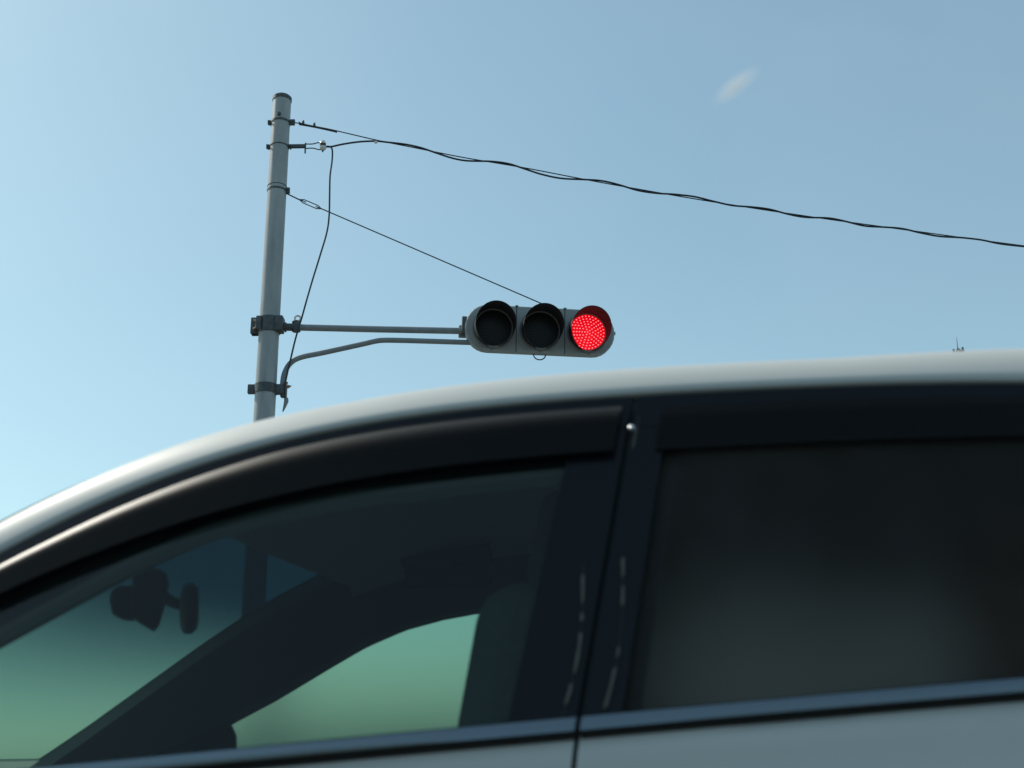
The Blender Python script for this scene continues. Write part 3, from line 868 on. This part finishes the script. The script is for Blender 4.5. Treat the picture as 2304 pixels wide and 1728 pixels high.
for sx, sz in ((-HW + .07, -HH + .09), (HW - .0, .01)):
    bm = bmesh.new(); box(bm, (sx, -DP / 2 + .03, sz), (.02, .03, .03), bev=.003); tlk('latch', bm, M['sigbody'])
LX = (-.455, .0, .455); LR = .177
def disc(bm, cx, y, r, dome=.0, n=40, rings=6):
    rr = []
    for i in range(rings + 1):
        q = i / rings; rad = r * q
        if i == 0: rr.append([bm.verts.new((cx, y - dome, 0))]); continue
        rr.append([bm.verts.new((cx + rad * math.cos(2 * math.pi * k / n), y - dome * (1 - q * q), rad * math.sin(2 * math.pi * k / n))) for k in range(n)])
    for k in range(n): bm.faces.new((rr[0][0], rr[1][k], rr[1][(k + 1) % n]))
    for i in range(1, rings):
        for k in range(n): bm.faces.new((rr[i][k], rr[i + 1][k], rr[i + 1][(k + 1) % n], rr[i][(k + 1) % n]))
for idx, lx in enumerate(LX):
    fy = -DP / 2
    # rim ring
    bm = bmesh.new(); n = 48; prof = [(LR + .026, .0), (LR + .026, -.014), (LR + .020, -.022), (LR + .006, -.022), (LR - .002, -.012), (LR - .002, .0)]
    rg = [[bm.verts.new((lx + r * math.cos(2 * math.pi * k / n), fy + y, r * math.sin(2 * math.pi * k / n))) for k in range(n)] for r, y in prof]
    for i in range(len(rg) - 1):
        for k in range(n): bm.faces.new((rg[i][k], rg[i][(k + 1) % n], rg[i + 1][(k + 1) % n], rg[i + 1][k]))
    tlk('lens_rim', bm, M['sigrim'])
    # hood: a tube open at the bottom, longest on top
    bm = bmesh.new(); rows = []
    for k in range(49):
        a = R(-76) + (R(180 + 152)) * k / 48
        up = (math.sin(a) + .97) / 1.97
        L = .020 + .25 * max(0, up) ** .5
        row = []
        for j in range(9):
            t = j / 8; rad = LR + .010 + .004 * t
            row.append((lx + rad * math.cos(a), fy - .012 - L * t, rad * math.sin(a)))
        rows.append(row)
    grid(bm, rows); h = tlk('hood', bm, M['visblack']); solid(h, .004, 0)
    lit = idx == 2
    bm = bmesh.new(); disc(bm, lx, fy - .004, LR, dome=.012)
    ln = tlk('lens', bm, M['redbase'] if lit else M['lens'])
    # LED array
    bm = bmesh.new(); k0 = 0
    for ring in range(0, 7):
        r = .160 * ring / 6; cnt = 1 if ring == 0 else int(round(5.0 * ring))
        for k in range(cnt):
            a = 2 * math.pi * (k + .5 * (ring % 2)) / cnt
            x = lx + r * math.cos(a); z = r * math.sin(a); y = fy - .004 - .012 * (1 - (r / LR) ** 2) - .001
            s1, s2 = .0070, .0040
            vs = [bm.verts.new((x + s1 * math.cos(t), y, z + s2 * math.sin(t))) for t in np.linspace(0, 2 * math.pi, 9)[:-1]]
            cv = bm.verts.new((x, y - .002, z))
            for q in range(8): bm.faces.new((vs[q], vs[(q + 1) % 8], cv))
    o = tlk('led_array', bm, M['reddot'] if lit else M['ledoff'], ln)
# rear cable loop
bm = bmesh.new(); tube(bm, [(-.0 + .058 * math.cos(t), .0, -HH - .0 + .05 * math.sin(t)) for t in np.linspace(math.pi, 2 * math.pi, 14)], .006, 8); tlk('cable_loop', bm, M['cable'])
bm = bmesh.new(); box(bm, (-HW - .0, .01, .03), (.05, .06, .16), bev=.006); tlk('arm_bracket', bm, M['darksteel'])
bm = bmesh.new(); box(bm, (-HW + .25, .075, -.02), (.60, .05, .12), bev=.01); tlk('back_plate', bm, M['galv'])

# ------------------------------------------------------------------ distant antenna mast
YA = 70
am = empty('antenna_mast', (at(2070, 765, YA).x, YA, 0)); tag(am, 'small distant antenna mast with two panels and a thin rod, above the car roof', 'antenna mast')
top = at(2069, 757, YA)
bm = bmesh.new(); tube(bm, [Vector((top.x, YA, 0)), Vector((top.x, YA, top.z))], [.35, .13], 12); link('pole', bm, M['galv'], am)
bm = bmesh.new(); tube(bm, [Vector((top.x, YA, top.z - .1)), at(2066.5, 729, YA)], [.035, .012], 6); link('rod', bm, M['darksteel'], am)
for x, y0, y1, r in ((2059.5, 754.5, 780, .075), (2079, 750.5, 780, .075), (2074.5, 756.5, 780, .10)):
    bm = bmesh.new(); a = at(x, y0, YA); tube(bm, [a, Vector((a.x + .02, YA, a.z - 1.1))], r, 10)
    link('antenna_panel', bm, M['darksteel'], am)
bm = bmesh.new(); box(bm, at(2069.5, 755, YA), (.20, .2, .09), bev=.02); tube(bm, [at(2058, 768, YA), at(2080, 767, YA)], .04, 8); link('head_frame', bm, M['darksteel'], am)

# ------------------------------------------------------------------ small wisp of cloud, far above
cm = bpy.data.materials.new('cloud_vapour'); cm.use_nodes = True; t = cm.node_tree; t.nodes.clear()
o_ = t.nodes.new('ShaderNodeOutputMaterial'); vp = t.nodes.new('ShaderNodeVolumePrincipled'); vp.inputs['Color'].default_value = (1, .98, .97, 1); vp.inputs['Anisotropy'].default_value = .2
tc = t.nodes.new('ShaderNodeTexCoord'); gr = t.nodes.new('ShaderNodeTexGradient'); gr.gradient_type = 'SPHERICAL'
ns = t.nodes.new('ShaderNodeTexNoise'); ns.inputs['Scale'].default_value = 1.6; ns.inputs['Detail'].default_value = 3
pw_ = t.nodes.new('ShaderNodeMath'); pw_.operation = 'POWER'; pw_.inputs[1].default_value = 2.0
m1 = t.nodes.new('ShaderNodeMath'); m1.operation = 'MULTIPLY'; m2 = t.nodes.new('ShaderNodeMath'); m2.operation = 'MULTIPLY'; m2.inputs[1].default_value = .12
t.links.new(tc.outputs['Object'], gr.inputs[0]); t.links.new(tc.outputs['Object'], ns.inputs['Vector']); t.links.new(gr.outputs['Fac'], pw_.inputs[0]); t.links.new(pw_.outputs[0], m1.inputs[0])
t.links.new(ns.outputs[0], m1.inputs[1]); t.links.new(m1.outputs[0], m2.inputs[0]); t.links.new(m2.outputs[0], vp.inputs['Density']); t.links.new(vp.outputs[0], o_.inputs['Volume'])
bm = bmesh.new(); bmesh.ops.create_icosphere(bm, subdivisions=3, radius=1)
cl = link('cloud', bm, cm); pc = at(1590, 185, 900)
ax = (at(1636, 152, 900) - at(1548, 218, 900)).normalized(); yv = (pc - CAM).normalized(); zv = ax.cross(yv).normalized(); yv = zv.cross(ax)
mm = Matrix((ax, yv, zv)).transposed().to_4x4(); mm.translation = pc
cl.matrix_world = mm @ Matrix.Diagonal((36, 18, 13, 1))
tag(cl, kind='structure')
